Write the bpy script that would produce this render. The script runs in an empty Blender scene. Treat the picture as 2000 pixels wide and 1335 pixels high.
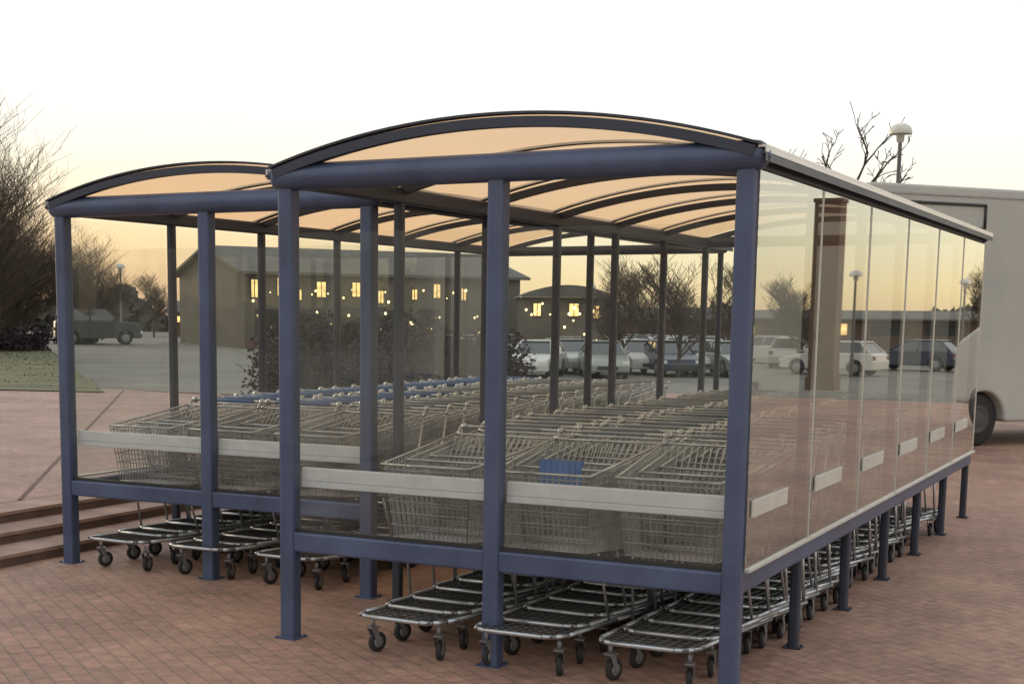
import bpy, math, random
from mathutils import Vector, Matrix
random.seed(7)
SC=bpy.context.scene
COL=SC.collection
S=1.05; W=1.0977; NB=6; LEN=S*NB
EYE=Vector((1.6726,-5.6971,1.5654))

# ------------------------------------------------------------------ materials
def newmat(name):
    m=bpy.data.materials.new(name); m.use_nodes=True
    nt=m.node_tree; nt.nodes.clear()
    out=nt.nodes.new('ShaderNodeOutputMaterial')
    return m,nt,out
def N(nt,t,**kw):
    n=nt.nodes.new(t)
    for k,v in kw.items(): setattr(n,k,v)
    return n
def setv(n,**kw):
    for k,v in kw.items(): n.inputs[k.replace('_',' ')].default_value=v
def mat(name,col,rough=.6,metal=0.,var=.15,scale=6.,bump=0.,bscale=60.,rvar=.1,spec=.5):
    m,nt,out=newmat(name)
    p=N(nt,'ShaderNodeBsdfPrincipled'); tc=N(nt,'ShaderNodeTexCoord')
    no=N(nt,'ShaderNodeTexNoise'); setv(no,Scale=scale,Detail=6.,Roughness=.6)
    nt.links.new(tc.outputs['Object'],no.inputs['Vector'])
    cr=N(nt,'ShaderNodeValToRGB')
    a=tuple(max(0,c*(1-var)) for c in col)+(1,); b=tuple(min(1,c*(1+var)) for c in col)+(1,)
    cr.color_ramp.elements[0].position=.3; cr.color_ramp.elements[0].color=a
    cr.color_ramp.elements[1].position=.7; cr.color_ramp.elements[1].color=b
    nt.links.new(no.outputs['Fac'],cr.inputs['Fac']); nt.links.new(cr.outputs['Color'],p.inputs['Base Color'])
    mr=N(nt,'ShaderNodeMapRange'); setv(mr,To_Min=max(0.02,rough-rvar),To_Max=min(1,rough+rvar))
    nt.links.new(no.outputs['Fac'],mr.inputs['Value']); nt.links.new(mr.outputs['Result'],p.inputs['Roughness'])
    p.inputs['Metallic'].default_value=metal
    p.inputs['Specular IOR Level'].default_value=spec
    if bump:
        n2=N(nt,'ShaderNodeTexNoise'); setv(n2,Scale=bscale,Detail=4.)
        nt.links.new(tc.outputs['Object'],n2.inputs['Vector'])
        bp=N(nt,'ShaderNodeBump'); setv(bp,Strength=bump,Distance=.02)
        nt.links.new(n2.outputs['Fac'],bp.inputs['Height']); nt.links.new(bp.outputs['Normal'],p.inputs['Normal'])
    nt.links.new(p.outputs[0],out.inputs[0])
    return m
def emis(name,col,st):
    m,nt,out=newmat(name)
    e=N(nt,'ShaderNodeEmission'); no=N(nt,'ShaderNodeTexNoise'); setv(no,Scale=3.)
    tc=N(nt,'ShaderNodeTexCoord'); nt.links.new(tc.outputs['Object'],no.inputs['Vector'])
    mr=N(nt,'ShaderNodeMapRange'); setv(mr,From_Min=.3,From_Max=.7,To_Min=st*.6,To_Max=st*1.2)
    nt.links.new(no.outputs['Fac'],mr.inputs['Value']); nt.links.new(mr.outputs['Result'],e.inputs['Strength'])
    e.inputs['Color'].default_value=col+(1,)
    nt.links.new(e.outputs[0],out.inputs[0]); return m
def glassmat(name,tint,refl,haze,rough=.01,gain=1.3):
    m,nt,out=newmat(name)
    tr=N(nt,'ShaderNodeBsdfTransparent'); tr.inputs[0].default_value=tint+(1,)
    gl=N(nt,'ShaderNodeBsdfGlossy'); setv(gl,Roughness=rough); gl.inputs['Color'].default_value=(.98,.97,.93,1)
    df=N(nt,'ShaderNodeBsdfDiffuse'); df.inputs[0].default_value=(.46,.48,.44,1)
    ma=N(nt,'ShaderNodeMath',operation='MULTIPLY_ADD'); ma.inputs[1].default_value=gain; ma.inputs[2].default_value=refl
    lw=N(nt,'ShaderNodeLayerWeight'); setv(lw,Blend=.12)
    nt.links.new(lw.outputs['Fresnel'],ma.inputs[0]); ma.use_clamp=True
    tc=N(nt,'ShaderNodeTexCoord'); no=N(nt,'ShaderNodeTexNoise'); setv(no,Scale=2.2,Detail=7.,Roughness=.65)
    mp=N(nt,'ShaderNodeMapping'); mp.inputs['Scale'].default_value=(1.6,1.6,.55)
    nt.links.new(tc.outputs['Object'],mp.inputs['Vector']); nt.links.new(mp.outputs[0],no.inputs['Vector'])
    mr=N(nt,'ShaderNodeMapRange'); setv(mr,From_Min=.35,From_Max=.75,To_Min=haze*.2,To_Max=haze*2.6)
    nt.links.new(no.outputs['Fac'],mr.inputs['Value'])
    m1=N(nt,'ShaderNodeMixShader'); m2=N(nt,'ShaderNodeMixShader')
    nt.links.new(mr.outputs['Result'],m1.inputs[0]); nt.links.new(tr.outputs[0],m1.inputs[1]); nt.links.new(df.outputs[0],m1.inputs[2])
    nt.links.new(ma.outputs[0],m2.inputs[0]); nt.links.new(m1.outputs[0],m2.inputs[1]); nt.links.new(gl.outputs[0],m2.inputs[2])
    nt.links.new(m2.outputs[0],out.inputs[0]); return m

M={}
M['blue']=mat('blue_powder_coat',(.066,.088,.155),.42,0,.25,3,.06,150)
M['bluedark']=mat('darker_blue_steel',(.030,.036,.056),.45,0,.15,3)  # darker blue than the front posts, for inner posts, hoops and rear beam
M['alu']=mat('brushed_aluminium',(.68,.72,.76),.42,.2,.06,12)
M['trimglint']=mat('pale_trim_and_highlight',(.62,.61,.55),.4,.2,.08,9)  # pale trim colour, also carries painted highlights on rail and pane edges
M['gutterglint']=mat('gutter_metal_with_glint',(.74,.72,.66),.3,.15,.12,3)  # roof edge glint is put into this pale tone
M['joint']=mat('black_glazing_gasket',(.025,.025,.022),.6)
M['glass']=glassmat('clear_toughened_glass',(.96,.972,.94),.045,.05,.01,1.1)
M['wallglass']=glassmat('clear_wall_glass',(.96,.97,.945),.02,.035,.01,.3)
M['sideglass']=glassmat('reflective_side_glass',(.80,.84,.77),.38,.015,.012,1.5)
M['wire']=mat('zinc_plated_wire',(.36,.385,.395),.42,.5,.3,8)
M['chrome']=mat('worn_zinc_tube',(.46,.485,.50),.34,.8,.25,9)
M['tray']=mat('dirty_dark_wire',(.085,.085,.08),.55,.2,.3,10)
M['handle']=mat('blue_plastic_handle',(.05,.12,.30),.4)
M['handlegrey']=mat('grey_plastic_handle',(.22,.245,.27),.4,.3)
M['seat']=mat('blue_plastic_seat',(.05,.16,.42),.5)
M['rubber']=mat('black_rubber',(.022,.022,.022),.75,0,.3,20)
M['hub']=mat('grey_castor_hub',(.22,.22,.22),.5,.4)
M['bark']=mat('bare_bark',(.065,.050,.038),.9,0,.3,4)
M['bark2']=mat('brown_twigs',(.095,.070,.050),.9,0,.35,3)
M['shrub']=mat('purple_brown_foliage',(.036,.027,.030),.85,0,.4,2)
M['hedge']=mat('dark_olive_foliage',(.060,.056,.040),.9,0,.4,.2)
M['vanwhite']=mat('grey_white_truck_paint',(.415,.415,.375),.55,0,.12,.8)
M['vantrim']=mat('grey_truck_trim',(.31,.305,.29),.45)
M['rim']=mat('dirty_wheel_rim',(.07,.07,.066),.6,.2)
M['dark']=mat('dark_plastic',(.03,.03,.03),.5)
M['carglass']=mat('tinted_car_glass',(.03,.035,.035),.06,0,.1,3,spec=1.)
M['redlens']=mat('red_tail_lens',(.12,.012,.010),.3)
M['lens']=mat('clear_headlight_lens',(.7,.7,.68),.12)
M['wall']=mat('rendered_wall',(.125,.112,.090),.85,0,.3,.5,.2,20)
M['roofd']=mat('dark_slate_roof',(.11,.105,.092),.8,0,.3,1,.3,8)
M['lit']=emis('warm_lit_window',(1.,.66,.25),1.9)
M['litw']=emis('warm_wall_lantern',(1.,.74,.36),4.5)
M['frame']=mat('white_window_frame',(.42,.40,.36),.5)
M['pole']=mat('grey_lamp_column',(.12,.12,.115),.5,.3)
M['globe']=mat('pale_lamp_diffuser',(.62,.60,.52),.35)
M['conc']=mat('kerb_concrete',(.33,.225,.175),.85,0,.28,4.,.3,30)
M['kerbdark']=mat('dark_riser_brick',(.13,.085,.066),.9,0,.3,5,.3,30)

def brickmat(name,c1,c2,mort,scale,rot,bw=.5,rh=.25,ms=.02,sand=None):
    m,nt,out=newmat(name)
    p=N(nt,'ShaderNodeBsdfPrincipled'); tc=N(nt,'ShaderNodeTexCoord'); mp=N(nt,'ShaderNodeMapping')
    mp.inputs['Rotation'].default_value=rot
    nt.links.new(tc.outputs['Object'],mp.inputs['Vector'])
    b=N(nt,'ShaderNodeTexBrick'); setv(b,Scale=scale,Mortar_Size=ms,Mortar_Smooth=.3,Brick_Width=bw,Row_Height=rh)
    b.inputs['Color1'].default_value=c1+(1,); b.inputs['Color2'].default_value=c2+(1,); b.inputs['Mortar'].default_value=mort+(1,)
    nt.links.new(mp.outputs[0],b.inputs['Vector'])
    no=N(nt,'ShaderNodeTexNoise'); setv(no,Scale=.45,Detail=8.,Roughness=.65); nt.links.new(tc.outputs['Object'],no.inputs['Vector'])
    mr=N(nt,'ShaderNodeMapRange'); setv(mr,From_Min=.34,From_Max=.66,To_Min=0.05,To_Max=.8); nt.links.new(no.outputs['Fac'],mr.inputs['Value'])
    mx=N(nt,'ShaderNodeMix',data_type='RGBA'); mx.inputs['B'].default_value=(sand or mort)+(1,)
    nt.links.new(mr.outputs['Result'],mx.inputs['Factor']); nt.links.new(b.outputs['Color'],mx.inputs['A'])
    n3=N(nt,'ShaderNodeTexNoise'); setv(n3,Scale=14.,Detail=6.,Roughness=.7); nt.links.new(tc.outputs['Object'],n3.inputs['Vector'])
    m3=N(nt,'ShaderNodeMapRange'); setv(m3,From_Min=.25,From_Max=.75,To_Min=.62,To_Max=1.3); nt.links.new(n3.outputs['Fac'],m3.inputs['Value'])
    n4=N(nt,'ShaderNodeTexNoise'); setv(n4,Scale=1.7,Detail=5.,Roughness=.6); nt.links.new(tc.outputs['Object'],n4.inputs['Vector'])
    m4=N(nt,'ShaderNodeMapRange'); setv(m4,From_Min=.3,From_Max=.7,To_Min=.70,To_Max=1.15); nt.links.new(n4.outputs['Fac'],m4.inputs['Value'])
    mm=N(nt,'ShaderNodeMath',operation='MULTIPLY'); nt.links.new(m3.outputs['Result'],mm.inputs[0]); nt.links.new(m4.outputs['Result'],mm.inputs[1])
    vm=N(nt,'ShaderNodeVectorMath',operation='SCALE'); nt.links.new(mx.outputs['Result'],vm.inputs[0]); nt.links.new(mm.outputs[0],vm.inputs['Scale'])
    nt.links.new(vm.outputs[0],p.inputs['Base Color'])
    p.inputs['Roughness'].default_value=.68; p.inputs['Specular IOR Level'].default_value=.45
    bp=N(nt,'ShaderNodeBump'); setv(bp,Strength=.5,Distance=.01)
    ad=N(nt,'ShaderNodeMath',operation='MULTIPLY_ADD'); ad.inputs[1].default_value=-1.; nt.links.new(b.outputs['Fac'],ad.inputs[0]); nt.links.new(n3.outputs['Fac'],ad.inputs[2])
    nt.links.new(ad.outputs[0],bp.inputs['Height']); nt.links.new(bp.outputs['Normal'],p.inputs['Normal'])
    nt.links.new(p.outputs[0],out.inputs[0]); return m
M['paving']=brickmat('red_block_paving',(.385,.205,.15),(.285,.155,.118),(.19,.125,.095),2.9,(0,0,.62),.5,.25,.024,(.42,.265,.18))
M['paving2']=brickmat('upper_block_paving',(.38,.235,.185),(.33,.195,.155),(.24,.16,.125),2.9,(0,0,0),.5,.25,.02,(.39,.26,.20))
M['brick']=brickmat('brown_brickwork',(.15,.078,.038),(.12,.06,.032),(.13,.085,.055),4.5,(math.pi/2,0,0),.5,.25,.03,(.12,.065,.035))
M['asphalt']=mat('worn_asphalt',(.170,.162,.135),.85,0,.28,.35,.25,30)
M['grass']=mat('winter_grass',(.10,.105,.045),.95,0,.45,1.2,.5,25)

def roofm():
    m,nt,out=newmat('bronze_tinted_polycarbonate')
    tr=N(nt,'ShaderNodeBsdfTransparent'); tr.inputs[0].default_value=(.78,.53,.335,1)
    tl=N(nt,'ShaderNodeBsdfTranslucent'); tl.inputs[0].default_value=(.80,.60,.40,1)
    gl=N(nt,'ShaderNodeBsdfGlossy'); setv(gl,Roughness=.3); gl.inputs['Color'].default_value=(.8,.8,.78,1)
    tc=N(nt,'ShaderNodeTexCoord'); wv=N(nt,'ShaderNodeTexNoise'); setv(wv,Scale=2.2,Detail=6.)
    nt.links.new(tc.outputs['Object'],wv.inputs['Vector'])
    mr=N(nt,'ShaderNodeMapRange'); setv(mr,From_Min=.3,From_Max=.7,To_Min=.34,To_Max=.56); nt.links.new(wv.outputs['Fac'],mr.inputs['Value'])
    a=N(nt,'ShaderNodeMixShader'); nt.links.new(mr.outputs['Result'],a.inputs[0]); nt.links.new(tr.outputs[0],a.inputs[1]); nt.links.new(tl.outputs[0],a.inputs[2])
    b=N(nt,'ShaderNodeMixShader'); b.inputs[0].default_value=.06; nt.links.new(a.outputs[0],b.inputs[1]); nt.links.new(gl.outputs[0],b.inputs[2])
    nt.links.new(b.outputs[0],out.inputs[0]); return m
M['roof']=roofm()

# ------------------------------------------------------------------ mesh builder
class MB:
    def __init__(s): s.v=[];s.f=[];s.m=[];s.sm=[]
    def add(s,vs,fs,mi=0,smooth=False):
        o=len(s.v); s.v+=[tuple(v) for v in vs]
        for f in fs: s.f.append(tuple(i+o for i in f)); s.m.append(mi); s.sm.append(smooth)
    def box(s,a,b,mi=0):
        x0,y0,z0=a;x1,y1,z1=b
        vs=[(x0,y0,z0),(x1,y0,z0),(x1,y1,z0),(x0,y1,z0),(x0,y0,z1),(x1,y0,z1),(x1,y1,z1),(x0,y1,z1)]
        s.add(vs,[(0,3,2,1),(4,5,6,7),(0,1,5,4),(1,2,6,5),(2,3,7,6),(3,0,4,7)],mi)
    def rbox(s,a,b,r=.008,mi=0,axis=2):
        lo=list(a);hi=list(b); ax=[i for i in range(3) if i!=axis]
        u0,u1=lo[ax[0]],hi[ax[0]];v0,v1=lo[ax[1]],hi[ax[1]]
        k=r*.3
        prof=[(u0+r,v0),(u1-r,v0),(u1-k,v0+k),(u1,v0+r),(u1,v1-r),(u1-k,v1-k),(u1-r,v1),(u0+r,v1),(u0+k,v1-k),(u0,v1-r),(u0,v0+r),(u0+k,v0+k)]
        n=len(prof); vs=[]
        for t in (lo[axis],hi[axis]):
            for (u,v) in prof:
                q=[0,0,0]; q[ax[0]]=u;q[ax[1]]=v;q[axis]=t; vs.append(q)
        fs=[(i,(i+1)%n,n+(i+1)%n,n+i) for i in range(n)]+[tuple(range(n))[::-1],tuple(range(n,2*n))]
        s.add(vs,fs,mi)
    def tube(s,p,q,r0,r1=None,n=6,mi=0,cap=True,smooth=True):
        if r1 is None:r1=r0
        p=Vector(p);q=Vector(q);d=q-p
        if d.length<1e-7:return
        d.normalize(); a=d.orthogonal().normalized(); b=d.cross(a)
        vs=[]
        for c,r in((p,r0),(q,r1)):
            for i in range(n):
                t=2*math.pi*i/n+math.pi/4; vs.append(c+a*math.cos(t)*r+b*math.sin(t)*r)
        fs=[(i,(i+1)%n,n+(i+1)%n,n+i) for i in range(n)]
        if cap: fs+=[tuple(range(n))[::-1],tuple(range(n,2*n))]
        s.add(vs,fs,mi,smooth and n>4)
    def path(s,pts,r,n=6,mi=0):
        for a,b in zip(pts,pts[1:]): s.tube(a,b,r,r,n,mi)
    def lathe(s,prof,c,axis='Z',n=16,mi=0):
        vs=[];c=Vector(c)
        for (r,h) in prof:
            for i in range(n):
                t=2*math.pi*i/n; u,v=r*math.cos(t),r*math.sin(t)
                vs.append(c+Vector({'Z':(u,v,h),'X':(h,u,v),'Y':(u,h,v)}[axis]))
        fs=[]
        for j in range(len(prof)-1):
            for i in range(n): fs.append((j*n+i,j*n+(i+1)%n,(j+1)*n+(i+1)%n,(j+1)*n+i))
        s.add(vs,fs,mi,True)
    def prism(s,poly,y0,y1,mi=0):
        n=len(poly); vs=[(x,y0,z) for x,z in poly]+[(x,y1,z) for x,z in poly]
        s.add(vs,[(i,(i+1)%n,n+(i+1)%n,n+i) for i in range(n)]+[tuple(range(n))[::-1],tuple(range(n,2*n))],mi)
    def mesh(s,name,mats):
        me=bpy.data.meshes.new(name); me.from_pydata(s.v,[],s.f)
        for m in mats: me.materials.append(M[m])
        me.polygons.foreach_set('material_index',s.m); me.polygons.foreach_set('use_smooth',s.sm)
        me.update(); return me
def obj(name,mb,mats,parent=None,loc=(0,0,0),rot=0,label=None,cat=None,group=None,kind=None,bevel=0):
    me=mb if isinstance(mb,bpy.types.Mesh) else mb.mesh(name,mats)
    o=bpy.data.objects.new(name,me); COL.objects.link(o)
    o.location=loc; o.rotation_euler=(0,0,rot)
    if parent: o.parent=parent
    tag(o,label,cat,group,kind)
    if bevel:
        b=o.modifiers.new('bevel','BEVEL'); b.width=bevel; b.segments=3; b.limit_method='ANGLE'; b.angle_limit=.5
    return o
def tag(o,label=None,cat=None,group=None,kind=None):
    if label:o['label']=label
    if cat:o['category']=cat
    if group:o['group']=group
    if kind:o['kind']=kind
def thing(name,label,cat,loc=(0,0,0),rot=0,group=None):
    o=bpy.data.objects.new(name,None); COL.objects.link(o); o.empty_display_size=.1
    o.location=loc;o.rotation_euler=(0,0,rot); tag(o,label,cat,group); return o
def clone(root,loc,rot=0,scale=1,label=None):
    r=root.copy(); COL.objects.link(r); r.location=loc; r.rotation_euler=(0,0,rot)
    if scale!=1: r.scale=(scale,)*3 if not isinstance(scale,tuple) else scale
    if label: r['label']=label
    def rec(src,dst):
        for c in list(src.children):
            k=c.copy(); COL.objects.link(k); k.parent=dst; rec(c,k)
    rec(root,r); return r
def ss(a,b,x):
    t=max(0,min(1,(x-a)/(b-a))); return t*t*(3-2*t)
def gz(x,y):
    """the car park lies a little below the paving"""
    if y<20: return 0
    q=(x-EYE.x)/(y-EYE.y); return -.85*ss(25,43,y)*ss(-.74,-.57,q)
def pixel_site(px,t,z=None):
    """ground position by image pixel column and distance from the camera"""
    a=(px-830.1)/2788.7; b=.1439  # bearing comes from an image pixel column, as seen by the camera
    x=EYE.x+t*(-.4758+.8764*a-.0754*b); y=EYE.y+t*(.868+.4817*a+.1211*b)
    return Vector((x,y,gz(x,y) if z is None else z))
def G3(x,y): return Vector((x,y,gz(x,y)))

# ------------------------------------------------------------------ ground
def sheet(name,poly,z,m,label,cat='ground'):
    mb=MB(); mb.add([(x,y,z) for x,y in poly],[tuple(range(len(poly)))])
    return obj(name,mb,[m],label=label,cat=cat,kind='structure')
xs=[-1500,-700,-300,-160]+[-110+3*i for i in range(74)]+[160,300,700,1500]
ys=[-1500,-600,-200,-80,-20,10,20]+[23+1.5*i for i in range(16)]+[50,55,60,66,72,80,90,105,130,180,300,700,1500]
mb=MB(); nx=len(xs)
vs=[(x,y,gz(x,y)-.004) for y in ys for x in xs]
mb.add(vs,[(j*nx+i,j*nx+i+1,(j+1)*nx+i+1,(j+1)*nx+i) for j in range(len(ys)-1) for i in range(nx-1)],0,True)
obj('ground',mb,['asphalt'],label='grey worn asphalt ground of the car park',cat='ground',kind='structure')
sheet('pavement',[(-4.81,-30),(40,-30),(40,23),(-12,23),(-4.81,14)],0,'paving','red block paving around the trolley shelters','pavement')
H3=.075
mb=MB()
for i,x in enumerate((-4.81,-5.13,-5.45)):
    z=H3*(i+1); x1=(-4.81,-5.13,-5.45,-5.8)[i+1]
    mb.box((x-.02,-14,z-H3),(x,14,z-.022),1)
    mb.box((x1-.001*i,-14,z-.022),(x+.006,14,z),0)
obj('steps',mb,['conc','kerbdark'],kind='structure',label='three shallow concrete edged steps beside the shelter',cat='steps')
UP=3*H3+.002
mb=MB()
mb.add([(-5.8,-14,UP),(-5.8,12,UP),(-15.3,14,UP),(-60,14,UP),(-60,-14,UP)],[(0,1,2,3,4)])
mb.add([(-5.8,14,UP),(-5.8,14,0),(-60,14,0),(-60,14,UP)],[(0,1,2,3)])
obj('upper_pavement',mb,['paving2'],kind='structure',label='pinkish upper block paving above the steps',cat='pavement')
mb=MB()
for (xa,ya),(xb,yb) in (((-5.8,1.85),(-15.15,13.9)),):
    mb.add([(xa,ya-.025,UP+.005),(xb,yb-.025,UP+.005),(xb,yb+.025,UP+.005),(xa,ya+.025,UP+.005)],[(0,1,2,3)])
obj('path_edging',mb,['kerbdark'],kind='structure',label='dark brick edging strip crossing the paving',cat='kerb')
gx=[(-14.8,13),(-38,36),(-75,60),(-90,14),(-60,8),(-30,9)]
sheet('grass_verge',gx,.245,'grass','short winter grass verge beyond the paving','grass')
mb=MB()
for i in range(6000):
    u=random.random()**.7;v=random.random()
    a=Vector((-15,13.3)).lerp(Vector((-38,36)),u); b=Vector((-30,9.5)).lerp(Vector((-80,30)),u); c=a.lerp(b,v)
    h=random.uniform(.02,.07); w=.015+.02*u; th=random.uniform(0,3.14)
    mb.add([(c.x-w*math.cos(th),c.y-w*math.sin(th),.24),(c.x+w*math.cos(th),c.y+w*math.sin(th),.24),(c.x+random.uniform(-.05,.05),c.y,.24+h)],[(0,1,2)])
obj('grass_tufts',mb,['grass'],kind='stuff',label='uneven tufts of winter grass on the verge',cat='grass')

# ------------------------------------------------------------------ shelter
def arcpts(x0,x1,z0,rise,n=28,off=0):
    c=(x1-x0)/2; R=(c*c+rise*rise)/(2*rise); cx=(x0+x1)/2; cz=z0+rise-R; a0=math.asin(c/R)
    out=[]
    for i in range(n+1):
        a=-a0+2*a0*i/n; out.append((cx+(R+off)*math.sin(a),cz+(R+off)*math.cos(a),math.sin(a),math.cos(a)))
    return out
def hoop(y0,y1,h,x0,x1,z0,rise,mi=0):
    mb=MB(); P=arcpts(x0,x1,z0,rise); vs=[]
    for (x,z,nx,nz) in P:
        vs+=[(x-nx*h/2,y0,z-nz*h/2),(x-nx*h/2,y1,z-nz*h/2),(x+nx*h/2,y1,z+nz*h/2),(x+nx*h/2,y0,z+nz*h/2)]
    fs=[]
    for i in range(len(P)-1):
        for j in range(4): fs.append((i*4+j,i*4+(j+1)%4,(i+1)*4+(j+1)%4,(i+1)*4+j))
    fs+=[(0,1,2,3),tuple(len(vs)-4+k for k in (3,2,1,0))]
    mb.add(vs,fs,mi); return mb
def shelter(label,loc,rposts,glassL,glassR):
    T=thing('trolley_shelter',label,'trolley shelter',loc,0,'adjoining trolley shelters')
    def post(x,y,w=.084,m='blue'):
        mb=MB(); mb.rbox((x-w/2,y-w/2,.0),(x+w/2,y+w/2,2.17),.014,0,2)
        e=w/2+.018
        mb.box((x-e,y-e,.0005),(x+e,y+e,.006),0)
        for sx in(-1,1):
            for sy in(-1,1): mb.tube((x+sx*(e-.01),y+sy*(e-.01),.006),(x+sx*(e-.01),y+sy*(e-.01),.012),.006,n=6,mi=1)
        obj('post',mb,[m,'rim'],T)
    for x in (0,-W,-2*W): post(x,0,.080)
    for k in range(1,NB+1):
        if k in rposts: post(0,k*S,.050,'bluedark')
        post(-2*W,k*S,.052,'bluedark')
    def capsule(p,q,r,axis):
        mb=MB(); L=(Vector(q)-Vector(p)).length
        prof=[(0,-r*.9),(r*.4,-r*.8),(r*.75,-r*.52),(r*.94,-r*.2),(r,.02),(r,L-.02),(r*.94,L+r*.2),(r*.75,L+r*.52),(r*.4,L+r*.8),(0,L+r*.9)]
        mb.lathe(prof,p,axis,24); return mb
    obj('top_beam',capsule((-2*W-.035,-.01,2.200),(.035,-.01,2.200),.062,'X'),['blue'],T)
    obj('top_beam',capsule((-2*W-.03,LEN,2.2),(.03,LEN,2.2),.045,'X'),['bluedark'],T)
    for x in (0.0,-2*W):
        mb=MB(); mb.rbox((x-.035,.05,2.155),(x+.035,LEN-.04,2.235),.01,0,1); obj('side_beam',mb,['bluedark'],T)
    x0,x1=-2*W-.03,.03
    for k in range(NB+1):
        y=k*S
        if k==0: mb=hoop(-.075,-.030,.042,x0-.01,x1+.01,2.212,.170)
        else: mb=hoop(y-.02,y+.02,.042,x0,x1,2.205,.165)
        obj('roof_hoop',mb,['bluedark'],T)
    for k in range(NB):
        ya=k*S+(.012 if k else -.072); yb=(k+1)*S
        mb=MB(); P=arcpts(x0-.03,x1+.03,2.212,.178,28,.0225); n=len(P)
        vs=[(x,ya,z) for x,z,_,_ in P]+[(x,yb+(.08 if k==NB-1 else .008),z) for x,z,_,_ in P]
        mb.add(vs,[(i,i+1,n+i+1,n+i) for i in range(n-1)],0,True); obj('roof_panel',mb,['roof'],T)
        mb=hoop(k*S-.03 if k else -.080,k*S+.03 if k else -.03,.010,x0-.03,x1+.03,2.212,.178)
        for i,v in enumerate(mb.v): mb.v[i]=(v[0],v[1],v[2]+.029)
        obj('capping_strip',mb,['bluedark'],T)
    for sx,x in ((1,.062),(-1,-2*W-.062)):
        mb=MB(); mb.box((x-.028,-.06,2.200),(x+.018,LEN+.1,2.210),1)
        if sx>0:
            mb.box((x-.01,-.06,2.2265),(x+.024,LEN+.1,2.236),0); mb.box((x+.0185,-.06,2.208),(x+.024,LEN+.1,2.226),0); mb.box((x+.0185,-.06,2.175),(x+.022,LEN+.1,2.2075),1)  # pale lip paints the roof edge glint, dark strip the shade beneath
        else: mb.box((x-.024,-.06,2.19),(x-.0185,LEN+.1,2.236),0)
        obj('gutter',mb,['gutterglint','bluedark'],T)
    for a,b in ((-2*W,-W),(-W,0)):
        mb=MB(); mb.rbox((a+.040,-.03,.432),(b-.040,.03,.528),.01,0,0)
        mb.box((a+.040,-.012,.529),(b-.040,.012,.545),1); obj('lower_rail',mb,['blue','joint'],T)
    for x in ((0,) if glassR else ())+((-2*W,) if glassL else ()):
        sg=1 if x==0 else -1
        mb=MB(); mb.rbox((x-.02 ,.041,.432),(x+.034,LEN+.03,.52),.01,0,1)
        mb.box((x+.036 if sg>0 else x-.060,.03,.526),(x+.060 if sg>0 else x-.036,LEN+.05,.539),1); obj('lower_rail',mb,['blue','trimglint'],T)  # glazing channel, its paleness stands in for a sky highlight
    for a,b in ((-2*W,-W),(-W,0)):
        mb=MB()
        mb.box((a+.05,.036,.742),(b-.05,.052,.838),0)
        mb.rbox((a+.048,.028,.744),(b-.048,.0355,.772),.002,0,0); mb.rbox((a+.048,.030,.775),(b-.048,.0355,.836),.002,0,0)
        obj('bumper_rail',mb,['alu'],T)
    for a,b in ((-2*W,-W),(-W,0)):
        mb=MB(); mb.add([(a+.043,0,.546),(b-.043,0,.546),(b-.043,0,1.945),(a+.043,0,1.945)],[(0,1,2,3)])
        obj('glass_pane',mb,['glass'],T)
    def sidewall(x,m):
        for k in range(NB):
            ya=k*S+(.0 if k==0 else .006); yb=(k+1)*S-.006
            mb=MB(); mb.add([(x,ya,.54),(x,yb,.54),(x,yb,2.145),(x,ya,2.145)],[(0,1,2,3)] if x>-1 else [(3,2,1,0)])
            obj('glass_pane',mb,[m],T)
            if x>0:
                mb=MB(); mb.box((x-.003,yb,.54),(x+.003,yb+.012,2.145)); mb.box((x-.002,yb-.006,.54),(x+.0045,yb-.001,2.145),1); obj('glass_joint',mb,['joint','trimglint'],T)  # dark gasket, plus a pale strip painting the pane edge's bright highlight
                mb=MB(); mb.rbox((x+.004,ya+.05,.752),(x+.010,ya+.60,.825),.002,0,1); obj('bumper_strip',mb,['trimglint'],T)
    if glassR: sidewall(.048,'sideglass')
    if glassL: sidewall(-2*W-.048,'wallglass')
    return T
sh1=shelter('dark blue steel shelter with curved tinted roof and glass sides',(0,0,0),range(1,7),False,True)
sh2=shelter('dark blue steel shelter with curved roof beside low steps',(-2.3934,1.0656,0),(3,6),True,False)

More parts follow.
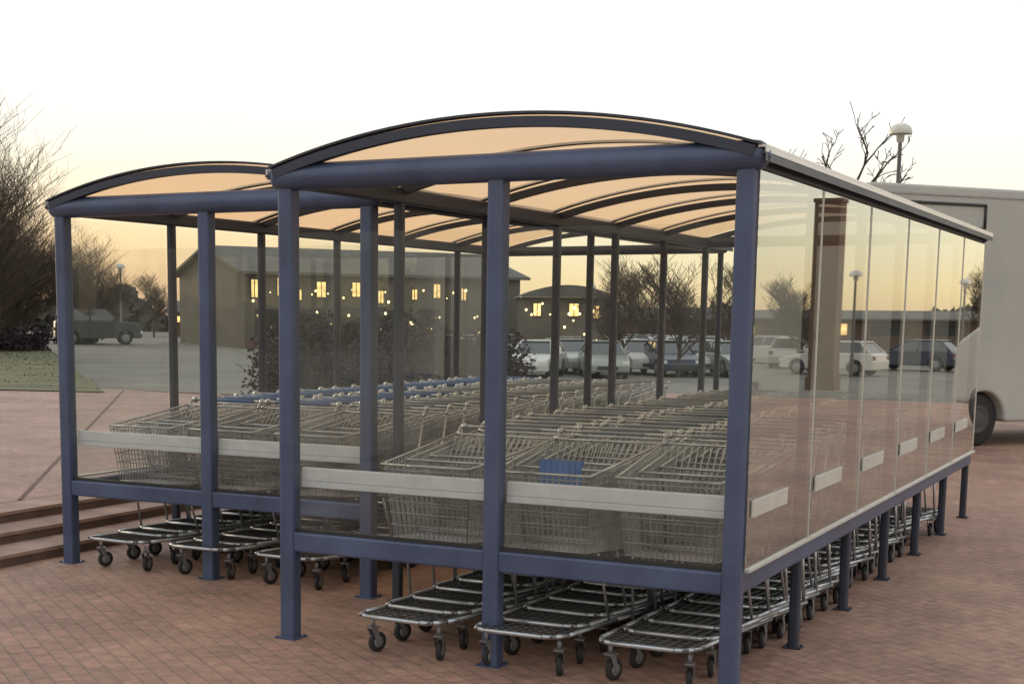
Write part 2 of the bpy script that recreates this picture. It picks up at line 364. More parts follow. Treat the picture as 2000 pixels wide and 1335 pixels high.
# ------------------------------------------------------------------ shopping trolley
def lerp(a,b,t): return Vector(a).lerp(Vector(b),t)
def trolley_parts():
    mb=MB(); wr=.0034
    nt=(.235,.27,.87); nb=(.20,.32,.52); rt=(.285,1.10,.955); rb=(.25,1.04,.46)
    mir=lambda p:(-p[0],p[1],p[2])
    ring=[nt,rt,mir(rt),mir(nt),nt]; mb.path(ring,.0066,6,1)
    ring=[nb,rb,mir(rb),mir(nb),nb]; mb.path(ring,.004,5)
    for t in (.17,.34,.5,.67,.84,.93):
        a=lerp(nb,nt,t);b=lerp(rb,rt,t); mb.path([a,b],.0034,4); mb.path([mir(a),mir(b)],.0034,4); mb.path([a,mir(a)],.0034,4)
    n=28
    for i in range(n+1):
        t=i/n; a=lerp(nb,rb,t); b=lerp(nt,rt,t)
        mb.tube(a,b,wr,n=4,cap=False); mb.tube(mir(a),mir(b),wr,n=4,cap=False)
        mb.tube(a,mir(a),wr,n=4,cap=False)
    for i in range(17):
        t=i/16; a=lerp(nb,mir(nb),t); b=lerp(nt,mir(nt),t); mb.tube(a,b,wr,n=4,cap=False)
        c=lerp(rb,mir(rb),t); mb.tube(a,c,wr,n=4,cap=False)
        d=lerp(rt,mir(rt),t); mb.tube((c.x*.9,c.y-.18,c.z+.30),(d.x*.93,d.y-.03,d.z-.01),wr,n=4,cap=False)
    basket=mb.mesh('basket',['wire','chrome'])
    mb=MB()
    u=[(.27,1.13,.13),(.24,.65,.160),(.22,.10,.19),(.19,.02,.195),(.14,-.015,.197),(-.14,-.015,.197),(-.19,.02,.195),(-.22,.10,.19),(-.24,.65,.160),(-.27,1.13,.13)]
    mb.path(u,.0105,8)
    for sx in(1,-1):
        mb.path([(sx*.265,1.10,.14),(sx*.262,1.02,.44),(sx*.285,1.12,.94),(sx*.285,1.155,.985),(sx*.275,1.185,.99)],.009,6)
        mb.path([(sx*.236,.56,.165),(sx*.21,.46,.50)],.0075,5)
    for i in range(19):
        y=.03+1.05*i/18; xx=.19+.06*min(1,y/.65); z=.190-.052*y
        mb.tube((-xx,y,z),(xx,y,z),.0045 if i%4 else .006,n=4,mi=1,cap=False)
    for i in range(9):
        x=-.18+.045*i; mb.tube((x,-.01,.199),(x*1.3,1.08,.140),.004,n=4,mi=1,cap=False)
    chassis=mb.mesh('chassis',['chrome','tray'])
    def han(m,r,w=.21):
        mb=MB(); mb.tube((-w,1.185,.99),(w,1.185,.99),r,n=10)
        for sx in(1,-1):
            mb.tube((sx*w,1.185,.99),(sx*.285,1.185,.99),r*.8,r*.8,n=8,mi=1)
            mb.lathe([(0,-.012),(r*1.2+.004,-.010),(r*1.5+.004,0),(r*1.2+.004,.010),(0,.012)],(sx*.278,1.185,.99),'X',10,1)
        return mb.mesh('handle',[m,'chrome'])
    handle=han('handle',.0135); handle2=han('handlegrey',.0095,.16)
    mb=MB(); q=.80
    mb.lathe([(.0,-.012),(.048*q,-.013),(.060*q,-.009),(.060*q,.009),(.048*q,.013),(0,.012)],(0,0,.060*q),'X',16,0)
    mb.lathe([(.0,-.0145),(.026,-.0145),(.029,-.011)],(0,0,.060*q),'X',12,1); mb.lathe([(.0,.0145),(.026,.0145),(.029,.011)],(0,0,.060*q),'X',12,1)
    for sx in(-1,1): mb.add([(sx*.018,-.010,.040),(sx*.018,.010,.040),(sx*.018,-.01,.118),(sx*.018,-.048,.118)],[(0,1,2,3)],1)
    mb.box((-.021,-.050,.117),(.021,.0,.124),1); mb.tube((0,-.026,.120),(0,-.026,.160),.010,n=8,mi=1)
    wheel=mb.mesh('wheel',['rubber','hub'])
    mb=MB()
    for i in range(7): mb.rbox((-.105+.03*i,.258,.735),(-.105+.03*i+.0285,.268,.905),.003,0,2)
    mb.rbox((-.11,.268,.885),(.11,.278,.912),.004,1,0)
    seat=mb.mesh('nose_panel',['seat','handle'])
    return basket,chassis,handle,handle2,wheel,seat
BA,CH,HA,HB,WH,SE=trolley_parts()
G='nested shopping trolleys in rows'
def proto(h,label):
    T=thing('shopping_trolley',label,'shopping trolley',group=G)
    obj('basket',BA,None,T); obj('chassis',CH,None,T); obj('handle',h,None,T)
    for x,y,r in ((.17,.13,.2),(-.17,.13,-.35),(.25,1.06,.0),(-.25,1.06,0)):
        obj('wheel',WH,None,T,(x,y,0),r)
    return T
LG='nested grey wire shopping trolley with slim grey handle'; LB='nested wire shopping trolley with blue handle in a row'
PG=proto(HB,LG); PB=proto(HA,LB); fresh={0:PG,1:PB}
rows=[(-.345,-.10,19,0),(-.94,-.15,19,0),(-1.53,-.17,19,0),(-4.15,.93,18,1),(-3.53,.97,18,0),(-2.90,.97,18,0)]
step=.262
panels=[]
for ri,(rx,ry,n,ty) in enumerate(rows):
    drift=0
    for k in range(n):
        drift+=random.uniform(-.007,.007)
        x=rx+drift+random.uniform(-.010,.010)+(.015*math.sin(k*.5+ri)); y=ry+k*step+random.uniform(-.035,.035)*(k>0)
        rot=random.uniform(-.03,.03)
        t2=1 if (ri==4 and k<7) else ty
        lab='wire shopping trolley at the front end of a nested row' if k==0 else (LG,LB)[t2]
        if t2 in fresh:
            T=fresh.pop(t2); T.location=(x,y,0); T.rotation_euler=(0,0,rot)
        else: T=clone(PG if t2==0 else PB,(x,y,0),rot,1,lab)
        if (ri,k)==(1,1): panels.append(T)
for T in panels:
    obj('nose_panel',SE,None,T); T['label']='wire shopping trolley with a blue panel on its basket'
PG['label']=PB['label']='wire shopping trolley at the front end of a nested row'

# ------------------------------------------------------------------ vegetation
def bare_tree(seed,H,r0,spread,levels,kids,up=.25,twig=.006,stems=1):
    rnd=random.Random(seed); trunk=MB(); crown=MB()
    def grow(p,d,L,r,lev):
        mb=trunk if lev<=1 else crown
        seg=4 if lev<2 else 3; pts=[p]; q=p.copy(); dd=d.copy()
        for i in range(seg):
            dd=(dd+Vector((rnd.uniform(-1,1),rnd.uniform(-1,1),rnd.uniform(-.6,1)*.7+up*.3))*.16).normalized()
            q=q+dd*(L/seg); pts.append(q.copy())
        for i in range(seg):
            ra=r*(1-.45*i/seg); rb=r*(1-.45*(i+1)/seg)
            mb.tube(pts[i],pts[i+1],max(twig,ra),max(twig*.7,rb),6 if lev<2 else (4 if lev<4 else 3),cap=False)
        if lev>=levels:return
        for j in range(kids[lev]):
            t=rnd.uniform(.3,1.0) if stems==1 else rnd.uniform(.12,1.0)
            i=min(seg-1,int(t*seg)); b=pts[i].lerp(pts[i+1],t*seg-i)
            az=rnd.uniform(0,6.28); ax=Vector((math.cos(az),math.sin(az),0))
            nd=(dd*(1-spread)+ax*spread+Vector((0,0,up))).normalized()
            grow(b,nd,L*rnd.uniform(.5,.78),r*rnd.uniform(.38,.55),lev+1)
    if stems==1: grow(Vector((0,0,0)),Vector((0,0,1)),H,r0,0)
    else:
        for i in range(stems):
            az=6.283*i/stems+rnd.uniform(-.4,.4); k=rnd.uniform(.1,.42)
            grow(Vector((.15*math.cos(az),.15*math.sin(az),0)),Vector((k*math.cos(az),k*math.sin(az),1)).normalized(),H*rnd.uniform(.75,1.1),r0*rnd.uniform(.6,1),1)
    return trunk.mesh('trunk',['bark']),crown.mesh('crown',['bark2'])
tA=bare_tree(3,4.6,.06,.50,5,[0,11,7,5,4],.20,.0072,stems=7)
tB=bare_tree(14,3.4,.15,.52,4,[5,6,6,4],.22,.017)
tC=bare_tree(21,2.6,.10,.6,4,[9,7,6,4],.3,.010)
def tree_obj(meshes,loc,rot,label,scale=1,name='bare_tree',group=None):
    T=thing(name,label,'tree',loc,rot,group); T.scale=(scale,)*3 if not isinstance(scale,tuple) else scale
    obj('trunk',meshes[0],None,T); obj('crown',meshes[1],None,T); return T
tree_obj(tA,pixel_site(-45,46),0,'tall bushy leafless tree with dense fine brown twigs',(.82,.82,.80))
tree_obj(tA,pixel_site(-190,50),2.1,'tall bushy leafless tree with dense fine brown twigs',.9)
tree_obj(tA,pixel_site(25,58),4.0,'spreading leafless bush with fine brown twigs',(.72,.72,.60))
tree_obj(tA,pixel_site(165,72),1.2,'small leafless bushy tree beside the verge',.58)
rnd=random.Random(8); trunk=MB(); crown=MB()
def limb(p,d,L,r,lev):
    mb=trunk if lev<=1 else crown
    q=p.copy(); dd=d.copy(); pts=[q.copy()]
    for i in range(5):
        dd=(dd+Vector((rnd.uniform(-1,1),rnd.uniform(-1,1),rnd.uniform(-.7,.8)))*.24).normalized(); q=q+dd*L/5; pts.append(q.copy())
    for i in range(5): mb.tube(pts[i],pts[i+1],max(.012,r*(1-.13*i)),max(.010,r*(1-.13*(i+1))),5,cap=False)
    if lev<3:
        for j in range((3,3,3)[lev]):
            b=pts[rnd.choice((2,3,4,5))]
            az=rnd.uniform(0,6.28); nd=(dd*.75+Vector((math.cos(az),math.sin(az),.10))*.6).normalized()
            limb(b,nd,L*rnd.uniform(.45,.66),r*.5,lev+1)
top=Vector((0,0,5.5)); trunk.tube((0,0,0),top,.17,.12,8)
for dx,dy,dz in ((-.75,.2,1),(.05,-.3,1),(.6,.2,.95),(1.0,-.1,.55),(-1.0,0,.45)):
    limb(top-Vector((0,0,rnd.uniform(0,.5))),Vector((dx,dy,dz)).normalized(),1.75,.070,0)
tree_obj((trunk.mesh('trunk',['bark']),crown.mesh('crown',['bark2'])),pixel_site(1640,42),.5,'leafless tree with forked upper branches behind the truck',(.85,.85,1.0))
TG='small leafless trees around the car park'
for px,t,s,r in ((1215,60,.85,0),(1330,58,.9,2),(1420,70,1.0,4),(1260,80,1.1,1),(300,95,.8,3),(870,90,1.0,5),(1500,72,1.,1.5)):
    tree_obj(tC,pixel_site(px,t),r,'small leafless tree at the edge of the car park',s,group=TG)
for x,y,s,m in ((24,92,1.0,tC),(12,95,1.1,tC),(40,85,1.2,tC),(16,64,.8,tC)):
    tree_obj(m,G3(x,y),x,'leafless tree on the open side of the car park',s,group=TG)
for x,y,s,m in ((-14,-34,1.1,tB),(-24,-30,1.2,tB),(-34,-28,1.3,tC),(-6,-42,1.1,tB)):
    tree_obj(m,(x,y,0),x,'leafless tree across the approach road',s,group=TG)

def leafmass(n,fn,size,seed):
    r=random.Random(seed); mb=MB()
    for i in range(n):
        c=fn(r); s=size*r.uniform(.5,1.3)
        a=Vector((r.gauss(0,1),r.gauss(0,1),r.gauss(0,1))).normalized()*s; b=a.orthogonal().normalized()*s*r.uniform(.4,.9)
        mb.add([c-a,c+b,c+a,c-b],[(0,1,2,3)])
    return mb
def shrub(loc,w,h,label,seed,m='shrub',n=5200,size=.028,group='shrubs beyond the shelters'):
    r0=random.Random(seed); lob=[(Vector((r0.uniform(-w,w)*.7,r0.uniform(-w,w)*.45,h*r0.uniform(.25,.68))),r0.uniform(.28,.48)*h) for _ in range(14)]
    def fn(r):
        c,R=r.choice(lob); d=Vector((r.gauss(0,1),r.gauss(0,1),r.gauss(0,1))).normalized()
        q=c+d*R*(r.random()**.4); q.z=abs(q.z); return q
    T=thing('shrub',label,'shrub',loc,0,group)
    obj('foliage',leafmass(n,fn,size,seed),[m],T)
    mb=MB()
    for i in range(160):
        c,R=r0.choice(lob); d=Vector((r0.gauss(0,1),r0.gauss(0,1),abs(r0.gauss(0,1))+.3)).normalized()
        q=c+d*R*r0.uniform(.8,1.3); b=Vector((q.x*.25,q.y*.25,0)); mid=b.lerp(q,.5)+Vector((0,0,.1))
        mb.tube(b,mid,.012,.008,4,cap=False); mb.tube(mid,q,.008,.003,3,cap=False)
    obj('stem',mb,['bark'],T)
    return T
shrub(pixel_site(735,15.6,UP),1.1,1.38,'dense purple brown winter shrub beyond the trolley rows',1,n=34000,size=.026)
shrub(pixel_site(860,17.0,UP),1.05,1.20,'dense purple brown winter shrub beyond the trolley rows',2,n=26000,size=.026)
shrub(pixel_site(650,17.0,UP),.9,1.25,'dense purple brown winter shrub beyond the trolley rows',4,n=24000,size=.026)
shrub(pixel_site(10,50),2.2,1.1,'low dark tangled undergrowth beneath the bare tree',5,'shrub',5000,.06,'bushes on the verge')
shrub(pixel_site(165,74),2.2,1.6,'dark tangled bush near the parked vehicle',7,'hedge',4000,.09,'bushes on the verge')
def fn(r):
    az=r.uniform(-2.6,1.6); D=r.uniform(128,150)
    h=2.6+1.2*math.sin(az*23)+.8*math.sin(az*61+1)+.6*math.sin(az*140)
    z=max(0,h)*r.random()**.7-.7
    return Vector((EYE.x+D*math.sin(az),EYE.y+D*math.cos(az),z))
obj('treeline',leafmass(42000,fn,.7,9),['hedge'],kind='stuff',label='low dark hedgerow and trees along the horizon',cat='treeline')

# ------------------------------------------------------------------ buildings
def building(name,label,p0,p1,depth,hw,hr,wallm,wins,barrel=False,cat='building',door=True,lan=()):
    p0=Vector(p0[:2]);p1=Vector(p1[:2]);d=(p1-p0);L=d.length;rot=math.atan2(d.y,d.x)
    T=thing(name,label,cat,(p0.x,p0.y,0),rot)
    mb=MB(); mb.box((0,0,-.9),(L,depth,hw)); 
    if not barrel:
        mb.add([(0,0,hw),(0,depth,hw),(0,depth/2,hr)],[(0,1,2)]); mb.add([(L,0,hw),(L,depth,hw),(L,depth/2,hr)],[(0,2,1)])
    mb.box((-.03,-.05,-.9),(L+.03,-.002,.35),1)
    obj('wall',mb,[wallm,'kerbdark'],T)
    mb=MB()
    if barrel:
        P=arcpts(-.2,L+.2,hw,hr-hw,20); n=len(P)
        vs=[(x,-.4,z) for x,z,_,_ in P]+[(x,depth+.2,z) for x,z,_,_ in P]
        mb.add(vs,[(i,i+1,n+i+1,n+i) for i in range(n-1)]); mb.add([(x,-.4,z) for x,z,_,_ in P],[tuple(range(n))])
    else:
        e=.4; sl=(hr-hw)/(depth/2)
        for a,b in (((-e),depth/2),(depth/2,depth+e)):
            za=hw-e*sl if a<0 else hr; zb=hr if a<0 else hw-e*sl
            za+=.02;zb+=.02
            mb.add([(-e,a,za),(L+e,a,za),(L+e,b,zb),(-e,b,zb),(-e,a,za+.14),(L+e,a,za+.14),(L+e,b,zb+.14),(-e,b,zb+.14)],[(0,3,2,1),(4,5,6,7),(0,1,5,4),(1,2,6,5),(2,3,7,6),(3,0,4,7)])
    obj('roof',mb,['roofd'],T)
    for (x,z,w,h,lit) in wins:
        mb=MB(); mb.box((x,-.03,z),(x+w,-.004,z+h),0)
        Wn=obj('window',mb,['lit' if lit else 'carglass'],T)
        mb=MB(); f=.04
        for a,b,c,e2 in ((x-f,z-f,x+w+f,z-.001),(x-f,z+h+.001,x+w+f,z+h+f),(x-f,z,x-.001,z+h),(x+w+.001,z,x+w+f,z+h)):
            mb.box((a,-.06,b),(c,-.005,e2))
        mb.box((x+w/2-.02,-.05,z+.001),(x+w/2+.02,-.031,z+h-.001))
        obj('frame',mb,['rim'],Wn)
    for (x,z,s) in lan:
        mb=MB(); mb.lathe([(0,-.14*s),(.09*s,-.12*s),(.13*s,0),(.09*s,.12*s),(0,.14*s)],(x,-.22,z),'Z',10,0); mb.box((x-.02,-.22,z+.13*s),(x+.02,-.004,z+.13*s+.03),1)
        obj('wall_lantern',mb,['litw','dark'],T)
    if door:
        mb=MB(); mb.box((L*.42,-.05,-.3),(L*.42+1.1,-.051+.04,2.0)); Dn=obj('door',mb,['dark'],T)
        mb=MB(); mb.box((L*.42+.95,-.1,.9),(L*.42+1.0,-.052,1.1)); obj('handle',mb,['chrome'],Dn)
    return T
rr=random.Random(5)
wn=[(.35,2.4,.34,.85,1),(1.75,2.5,.5,.85,1),(2.8,2.3,.25,.5,1),(3.9,2.45,.5,.75,1),(4.9,2.35,.34,.8,1),(5.9,2.5,.45,.7,1),(7.4,2.2,.3,.6,1),(8.5,2.3,.35,.7,1),(9.4,2.4,.3,.5,1),(10.7,2.5,.4,.7,1),(12.4,2.4,.3,.6,1),(7.3,.6,1.0,1.2,0),(9.9,.6,1.2,1.3,0),(.6,.6,1.2,1.2,0),(2.9,.6,1.2,1.2,0)]
building('store_building','long dark pitched roof building with warm lights',pixel_site(478,70),pixel_site(1015,78),9,3.6,4.9,'wall',wn,lan=[(.3+.3*i+rr.uniform(-.25,.25),1.7+rr.uniform(-1.4,1.2),rr.uniform(.2,.6)) for i in range(48)])
building('barrel_roofed_building','dark barrel roofed pavilion with warm lit windows',pixel_site(1020,70),pixel_site(1195,70),5,2.5,3.1,'wall',[(.55,1.6,.35,.6,1),(1.5,1.5,.25,.5,1),(2.3,1.6,.45,.6,1),(3.4,1.5,.35,.6,1)],True,door=False,lan=[(.2+.2*i+rr.uniform(-.1,.1),1.4+rr.uniform(-1.0,.9),rr.uniform(.2,.5)) for i in range(21)])
building('low_brick_building','long low brown brick building by the car park',pixel_site(1200,108),pixel_site(1640,103),8,1.4,2.2,'brick',[(2+2.4*i,.2,1.2,.8,i==3) for i in range(6)],door=False)
building('kiosk_building','small low building with an orange lit front',pixel_site(335,98),pixel_site(395,98),4,1.7,2.3,'brick',[(.3,1.0,1.5,.4,1)],door=False)
building('brick_building','brown brick retail building on the open side',(6,112),(70,98),10,1.5,2.1,'brick',[(2+4*i,.3,2.2,.9,i%4==0) for i in range(12)])
building('terrace_building','dark rendered building across the approach road',(-60,-40),(6,-60),-9,4.,6.,'wall',[],lan=())
T=thing('brick_pillar','tall brown brick pillar standing in the car park','pillar',G3(6.25,27.5))
mb=MB(); mb.box((-.29,-.29,.3),(.29,.29,4.2)); obj('shaft',mb,['brick'],T)
mb=MB(); mb.box((-.33,-.33,-.3),(.33,.33,.299)); mb.box((-.32,-.32,4.201),(.32,.32,4.28)); obj('cap',mb,['brick'],T)

# ------------------------------------------------------------------ street lamps
def lamp(H):
    T=thing('street_lamp','grey street lamp with a pale domed mushroom head','street lamp',group='street lamps around the car park')
    mb=MB(); mb.lathe([(.09,0),(.09,.9),(.06,1.0),(.05,H-.55),(.05,H-.45),(.035,H-.44),(.035,H-.3)],(0,0,0),'Z',12); obj('column',mb,['pole'],T)
    mb=MB(); mb.lathe([(.03,H-.45),(.09,H-.40),(.11,H-.16),(.14,H-.13)],(0,0,0),'Z',16); obj('lantern',mb,['globe'],T)
    mb=MB(); mb.lathe([(.27,H-.22),(.28,H-.15),(.24,H-.05),(.13,H+.02),(0,H+.04)],(0,0,0),'Z',20); mb.lathe([(.27,H-.22),(.1,H-.12)],(0,0,0),'Z',20); obj('lamp_shade',mb,['globe'],T)
    return T
L0=lamp(6.6); L0.location=pixel_site(1740,36)
L1=lamp(4.4); L1.location=pixel_site(237,84)
for p in (pixel_site(1155,90),pixel_site(1530,85),pixel_site(705,100),G3(11.8,56),G3(9.5,70),G3(6.2,66),G3(18,80),Vector((-10,-30,0)),G3(4,50)):
    clone(L1,p,random.uniform(0,6))

# ------------------------------------------------------------------ cars
def car_proto(name,label,col,rough=.3,suv=False,metal=.3):
    key='paint_'+name+str(len(bpy.data.materials)); M[key]=mat('car_paint',col,rough,metal,.04,1)
    hz=1.22 if suv else 1.; T=thing(name,label,'car',group='cars parked in the car park')
    def arch(cx,r=.37,n=8): return [(cx+r*math.cos(math.pi*i/n),.22+.10+r*math.sin(math.pi*i/n)) for i in range(n+1)]
    if suv: poly=[(2.1,.32),(2.12,.6),(2.08,.84),(1.9,.90),(1.0,.97),(-2.0,.99),(-2.1,.95),(-2.13,.6),(-2.12,.32)]
    else: poly=[(2.14,.26),(2.17,.55),(2.06,.72),(1.5,.86),(.95,.95),(-1.95,.99),(-2.1,.90),(-2.16,.6),(-2.12,.26)]
    zl=poly[0][1]
    poly+=[(-1.32-.37,zl)]+arch(-1.32)[::-1]+[(-1.32+.37,zl),(1.33-.37,zl)]+arch(1.33)[::-1]+[(1.33+.37,zl)]
    poly=[(x,z*hz if z>.7 else z) for x,z in poly]
    mb=MB(); mb.prism(poly,-.87,.87); obj('body',mb,[key],T,bevel=.07)
    zb=.95*hz; zt=1.42*hz*(1.02 if suv else 1)
    B=[(1.0,.80),(-1.98 ,.80)]; Tt=[(.45 if suv else .15,.60),(-1.45 if not suv else -1.9,.60)]
    ty=.68 if suv else .6
    vs=[(B[0][0],-.8,zb),(B[0][0],.8,zb),(B[1][0],.8,zb),(B[1][0],-.8,zb),(Tt[0][0],-ty,zt),(Tt[0][0],ty,zt),(Tt[1][0],ty,zt),(Tt[1][0],-ty,zt)]
    mb=MB(); mb.add(vs,[(0,1,5,4),(1,2,6,5),(2,3,7,6),(3,0,4,7),(4,5,6,7)]); obj('window',mb,['carglass'],T)
    mb=MB(); mb.box((Tt[1][0]-.05,-ty-.03,zt-.01),(Tt[0][0]+.06,ty+.03,zt+.05)); 
    R=obj('roof',mb,[key],T,bevel=.025)
    mb=MB()
    for i in range(4): mb.tube(vs[i],vs[i+4],.05,.045,6)
    for sy in(-1,1): mb.tube((-.4,sy*.805,zb),(-.45,sy*(ty+.01),zt),.035,.03,6)
    obj('pillar',mb,[key],T)
    for x in (1.33,-1.32):
        for sy in (-1,1):
            mb=MB(); mb.lathe([(.0,-.1),(.27,-.1),(.32,-.07),(.32,.07),(.27,.1),(0,.1)],(x,sy*.78,.32),'Y',18,0)
            mb.lathe([(0,sy*.105),(.10,sy*.112),(.19,sy*.104),(.2,sy*.09)],(x,sy*.78,.32),'Y',12,1); obj('wheel',mb,['rubber','hub'],T)
    for sy in(-1,1):
        mb=MB(); mb.box((2.0,sy*.72-.15,.56),(2.16,sy*.72+.12,.69)); obj('headlight',mb,['lens'],T,bevel=.02)
        mb=MB(); mb.box((-2.17,sy*.74-.1,.68),(-2.08,sy*.74+.1,.86)); obj('tail_light',mb,['redlens'],T,bevel=.02)
        mb=MB(); mb.box((.7,sy*.88-.03,zb+.0),(.85,sy*.88+.1*sy,zb+.13)); obj('mirror',mb,[key],T,bevel=.02)
    mb=MB(); mb.box((2.15,-.4,.36),(2.185,.4,.5)); obj('grille',mb,['dark'],T)
    return T
C1=car_proto('parked_car','silver hatchback car parked facing the shelters',(.42,.43,.40))
C2=car_proto('parked_car','pale grey green car parked in the bay',(.30,.33,.29))
C3=car_proto('parked_car','dark blue car parked in the bay',(.05,.06,.09))
C4=car_proto('parked_car','white car parked in the bay',(.55,.55,.51),.35,False,0)
V1=car_proto('parked_suv','dark boxy off road vehicle parked by the verge',(.055,.06,.065),.4,True)
V1['category']='off-road vehicle'
cars=[(C1,845,64,-.25),(C2,920,60,-1.2),(C3,985,64,-.9),(C4,1050,58,-1.35),(C1,1115,62,-.8),(C2,1180,58,-1.1),(C4,1245,62,-.9),(C3,1310,60,-1.0),(C1,1370,62,-1.1),(C2,1430,60,-.9),(C3,760,70,-1.2),(C1,690,72,-.2),(C4,1050,76,-.2),(C2,1260,80,.1),(C3,1170,74,.2),(C1,1340,76,.1),(C2,890,72,-.3),(C4,970,74,-.2),(C1,1110,70,-1.3),(C2,1400,74,-.1),(C4,820,76,-.1),(C1,1220,70,-.3),(C4,1330,69,-1.2)]
used=set()
for c,px,t,r in cars:
    p=pixel_site(px,t)
    if id(c) in used: clone(c,p,r)
    else: c.location=p;c.rotation_euler=(0,0,r);used.add(id(c))
V1.location=pixel_site(190,72); V1.rotation_euler=(0,0,.8)
for c,x,y,r in ((C4,13,58,.2),(C1,17,66,1.4),(C4,9,72,.1),(C2,6.5,64,.1),(C3,8,88,.2),(C4,20,72,.3),(C1,26,76,.2),(C3,11,66,.2),(C1,7.5,78,.1)):
    clone(c,G3(x,y),r)

# ------------------------------------------------------------------ box truck
T=thing('box_truck','large grey box truck standing on the block paving','truck',(-1.95,11.7,0),math.atan2(.8,.6))
Wd=2.15
def archp(cx,r,zc,n=14): return [(cx-r*math.cos(math.pi*i/n),zc+r*math.sin(math.pi*i/n)) for i in range(n+1)]
poly=[(0,.42),(0,3.15),(4.6,3.15),(4.6,.30),(2.34,.30)]+archp(1.92,.37,.32)[::-1]+[(1.50,.30),(.1,.30)]
mb=MB(); mb.prism(poly,0,Wd); obj('body',mb,['vanwhite'],T,bevel=.035)
mb=MB()
for x0,x1,z0,z1 in ((.05,4.55,3.03,3.05),): mb.box((x0,-.012,z0),(x1,.004,z1))
obj('side_trim',mb,['vantrim'],T)
mb=MB()
for a_,b_ in (((.35,-.01,2.66),(1.75,-.01,2.66)),((1.75,-.01,2.66),(1.75,-.01,2.94)),((.35,-.01,2.94),(1.75,-.01,2.94)),((.35,-.01,2.66),(.35,-.01,2.94))): mb.tube(a_,b_,.018,n=6)
obj('hatch_frame',mb,['dark'],T)
mb=MB(); mb.box((-.012,.08,.5),(.004,Wd/2-.01,3.0)); mb.box((-.012,Wd/2+.01,.5),(.004,Wd-.08,3.0)); D=obj('rear_door',mb,['vanwhite'],T)
mb=MB(); mb.tube((-.03,Wd/2-.1,.8),(-.03,Wd/2-.1,2.7),.015,n=6); mb.box((-.05,Wd/2-.16,1.3),(-.012,Wd/2-.04,1.42)); obj('handle',mb,['chrome'],D)
for y in(.12,Wd-.12): 
    mb=MB(); mb.box((-.04,y-.04,.58),(-.013,y+.04,.74)); obj('tail_light',mb,['redlens'],T)
mb=MB(); mb.rbox((-.12,.05,.36),(-.02,Wd-.05,.48),.02,0,1); obj('bumper',mb,['dark'],T)
cab=[(4.62,.35),(4.62,2.5),(5.1,2.5),(5.75,1.5),(6.35,1.25),(6.45,.5),(6.45,.35)]
mb=MB(); mb.prism(cab,.08,Wd-.08); obj('cab',mb,['vanwhite'],T,bevel=.08)
mb=MB(); mb.add([(4.8,.072,1.45),(5.65,.072,1.45),(5.15,.072,2.2),(4.8,.072,2.2)],[(0,1,2,3)]); mb.add([(5.13,.2,2.47),(5.13,Wd-.2,2.47),(5.78,Wd-.2,1.5),(5.78,.2,1.5)],[(0,1,2,3)]); obj('window',mb,['carglass'],T)
for x in(1.92,5.6):
    for y,sg in((.19,-1),(Wd-.19,1)):
        mb=MB(); mb.lathe([(0,-.11),(.29,-.11),(.335,-.08),(.335,.08),(.29,.11),(0,.11)],(x,y,.335),'Y',28,0)
        Wl=obj('wheel',mb,['rubber'],T)
        mb=MB(); mb.lathe([(0,sg*.125),(.06,sg*.125),(.08,sg*.12),(.15,sg*.113),(.175,sg*.125),(.18,sg*.10)],(x,y,.335),'Y',24,0); obj('rim',mb,['rim'],Wl)
mb=MB(); mb.box((.3,.35,.42),(6.2,Wd-.35,.55)); obj('underframe',mb,['dark'],T)

# ------------------------------------------------------------------ world & sun
w=bpy.data.worlds.new('World'); SC.world=w; w.use_nodes=True; nt=w.node_tree; nt.nodes.clear()
out=N(nt,'ShaderNodeOutputWorld')
sky=N(nt,'ShaderNodeTexSky'); sky.sky_type='NISHITA'; sky.sun_disc=False
SUN_AZ=math.radians(-68); SUN_EL=math.radians(6)
sky.sun_elevation=SUN_EL; sky.sun_rotation=SUN_AZ; sky.air_density=1.4; sky.dust_density=2.
bg1=N(nt,'ShaderNodeBackground'); bg1.inputs[1].default_value=.014; nt.links.new(sky.outputs[0],bg1.inputs[0])
tc=N(nt,'ShaderNodeTexCoord'); sp=N(nt,'ShaderNodeSeparateXYZ'); nt.links.new(tc.outputs['Generated'],sp.inputs[0])
def ramp(pts):
    cr=N(nt,'ShaderNodeValToRGB'); e=cr.color_ramp.elements
    e[0].position=0;e[0].color=pts[0][1]+(1,); e[1].position=1;e[1].color=pts[-1][1]+(1,)
    for p,c in pts[1:-1]:
        q=e.new(p); q.color=c+(1,)
    nt.links.new(sp.outputs['Z'],cr.inputs['Fac']); return cr
r1=ramp([(0,(.66,.46,.33)),(.02,(.84,.58,.36)),(.05,(.99,.77,.48)),(.085,(1,.91,.71)),(.12,(1,.98,.89)),(.16,(1,1,.97)),(.4,(1,1,1)),(1,(.80,.84,.92))])
r2=ramp([(0,(.86,.63,.37)),(.02,(1.0,.82,.46)),(.05,(1.0,.93,.65)),(.085,(1,.97,.83)),(.12,(1,1,.95)),(.16,(1,1,.98)),(.4,(1,1,1)),(1,(.80,.84,.92))])
dt=N(nt,'ShaderNodeVectorMath',operation='DOT_PRODUCT'); dt.inputs[1].default_value=(.2,.98,0)
nt.links.new(tc.outputs['Generated'],dt.inputs[0])
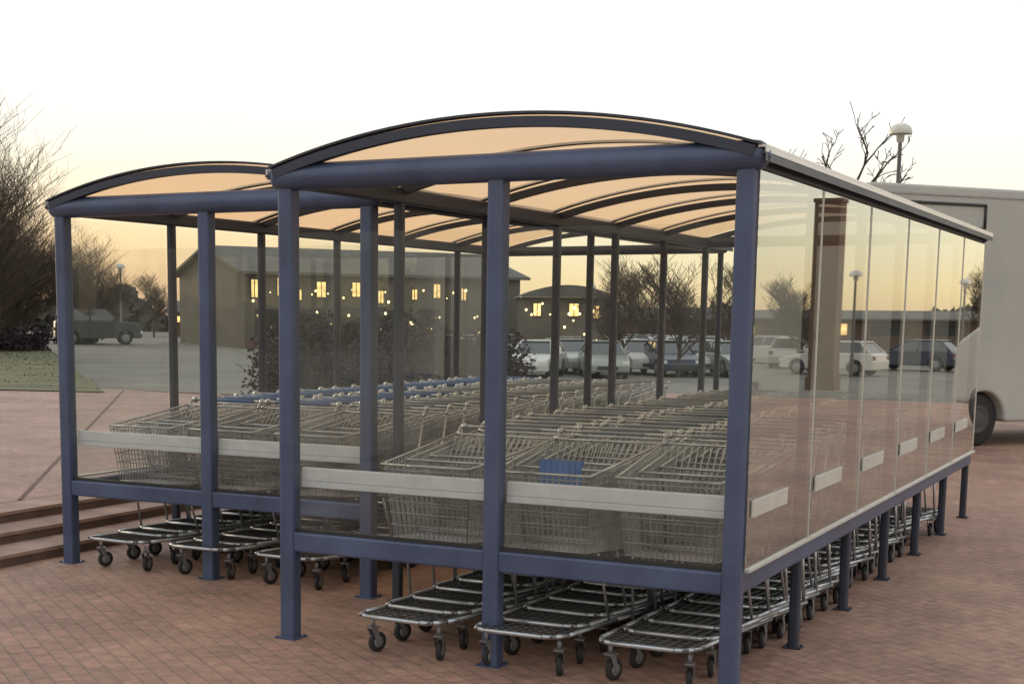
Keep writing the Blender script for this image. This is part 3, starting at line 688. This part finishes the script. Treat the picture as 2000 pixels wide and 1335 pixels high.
mg=N(nt,'ShaderNodeMapRange'); mg.interpolation_type='SMOOTHSTEP'; setv(mg,From_Min=.60,From_Max=.92); nt.links.new(dt.outputs['Value'],mg.inputs['Value'])
mx=N(nt,'ShaderNodeMix',data_type='RGBA'); nt.links.new(mg.outputs['Result'],mx.inputs['Factor']); nt.links.new(r1.outputs[0],mx.inputs['A']); nt.links.new(r2.outputs[0],mx.inputs['B'])
bg2=N(nt,'ShaderNodeBackground'); bg2.inputs[1].default_value=1.04; nt.links.new(mx.outputs['Result'],bg2.inputs[0])
ad=N(nt,'ShaderNodeAddShader'); nt.links.new(bg1.outputs[0],ad.inputs[0]); nt.links.new(bg2.outputs[0],ad.inputs[1]); nt.links.new(ad.outputs[0],out.inputs[0])
sl=bpy.data.lights.new('sun','SUN'); sl.energy=1.1; sl.angle=math.radians(10); sl.color=(1,.8,.55)
so=bpy.data.objects.new('sun',sl); COL.objects.link(so)
sd=Vector((math.sin(SUN_AZ)*math.cos(SUN_EL),math.cos(SUN_AZ)*math.cos(SUN_EL),math.sin(SUN_EL)))
so.rotation_euler=sd.to_track_quat('Z','Y').to_euler()

# ------------------------------------------------------------------ camera
cam=bpy.data.cameras.new('camera'); co=bpy.data.objects.new('camera',cam); COL.objects.link(co); SC.camera=co
cam.sensor_width=36; cam.lens=2788.72/2000*36; cam.shift_x=(1000-830.1)/2000; cam.shift_y=(1017.5-667.5)/2000
cam.clip_start=.1; cam.clip_end=4000
yaw,pitch,roll=.5014,-.1429,.0079
fw=Vector((-math.sin(yaw)*math.cos(pitch),math.cos(yaw)*math.cos(pitch),math.sin(pitch)))
r=Vector((math.cos(yaw),math.sin(yaw),0)); u=r.cross(fw)
c,s_=math.cos(roll),math.sin(roll); r2_=c*r+s_*u; u2=-s_*r+c*u
co.matrix_world=Matrix(((r2_.x,u2.x,-fw.x,EYE.x),(r2_.y,u2.y,-fw.y,EYE.y),(r2_.z,u2.z,-fw.z,EYE.z),(0,0,0,1)))
SC.view_settings.view_transform='Standard'; SC.view_settings.look='None'; SC.view_settings.exposure=0
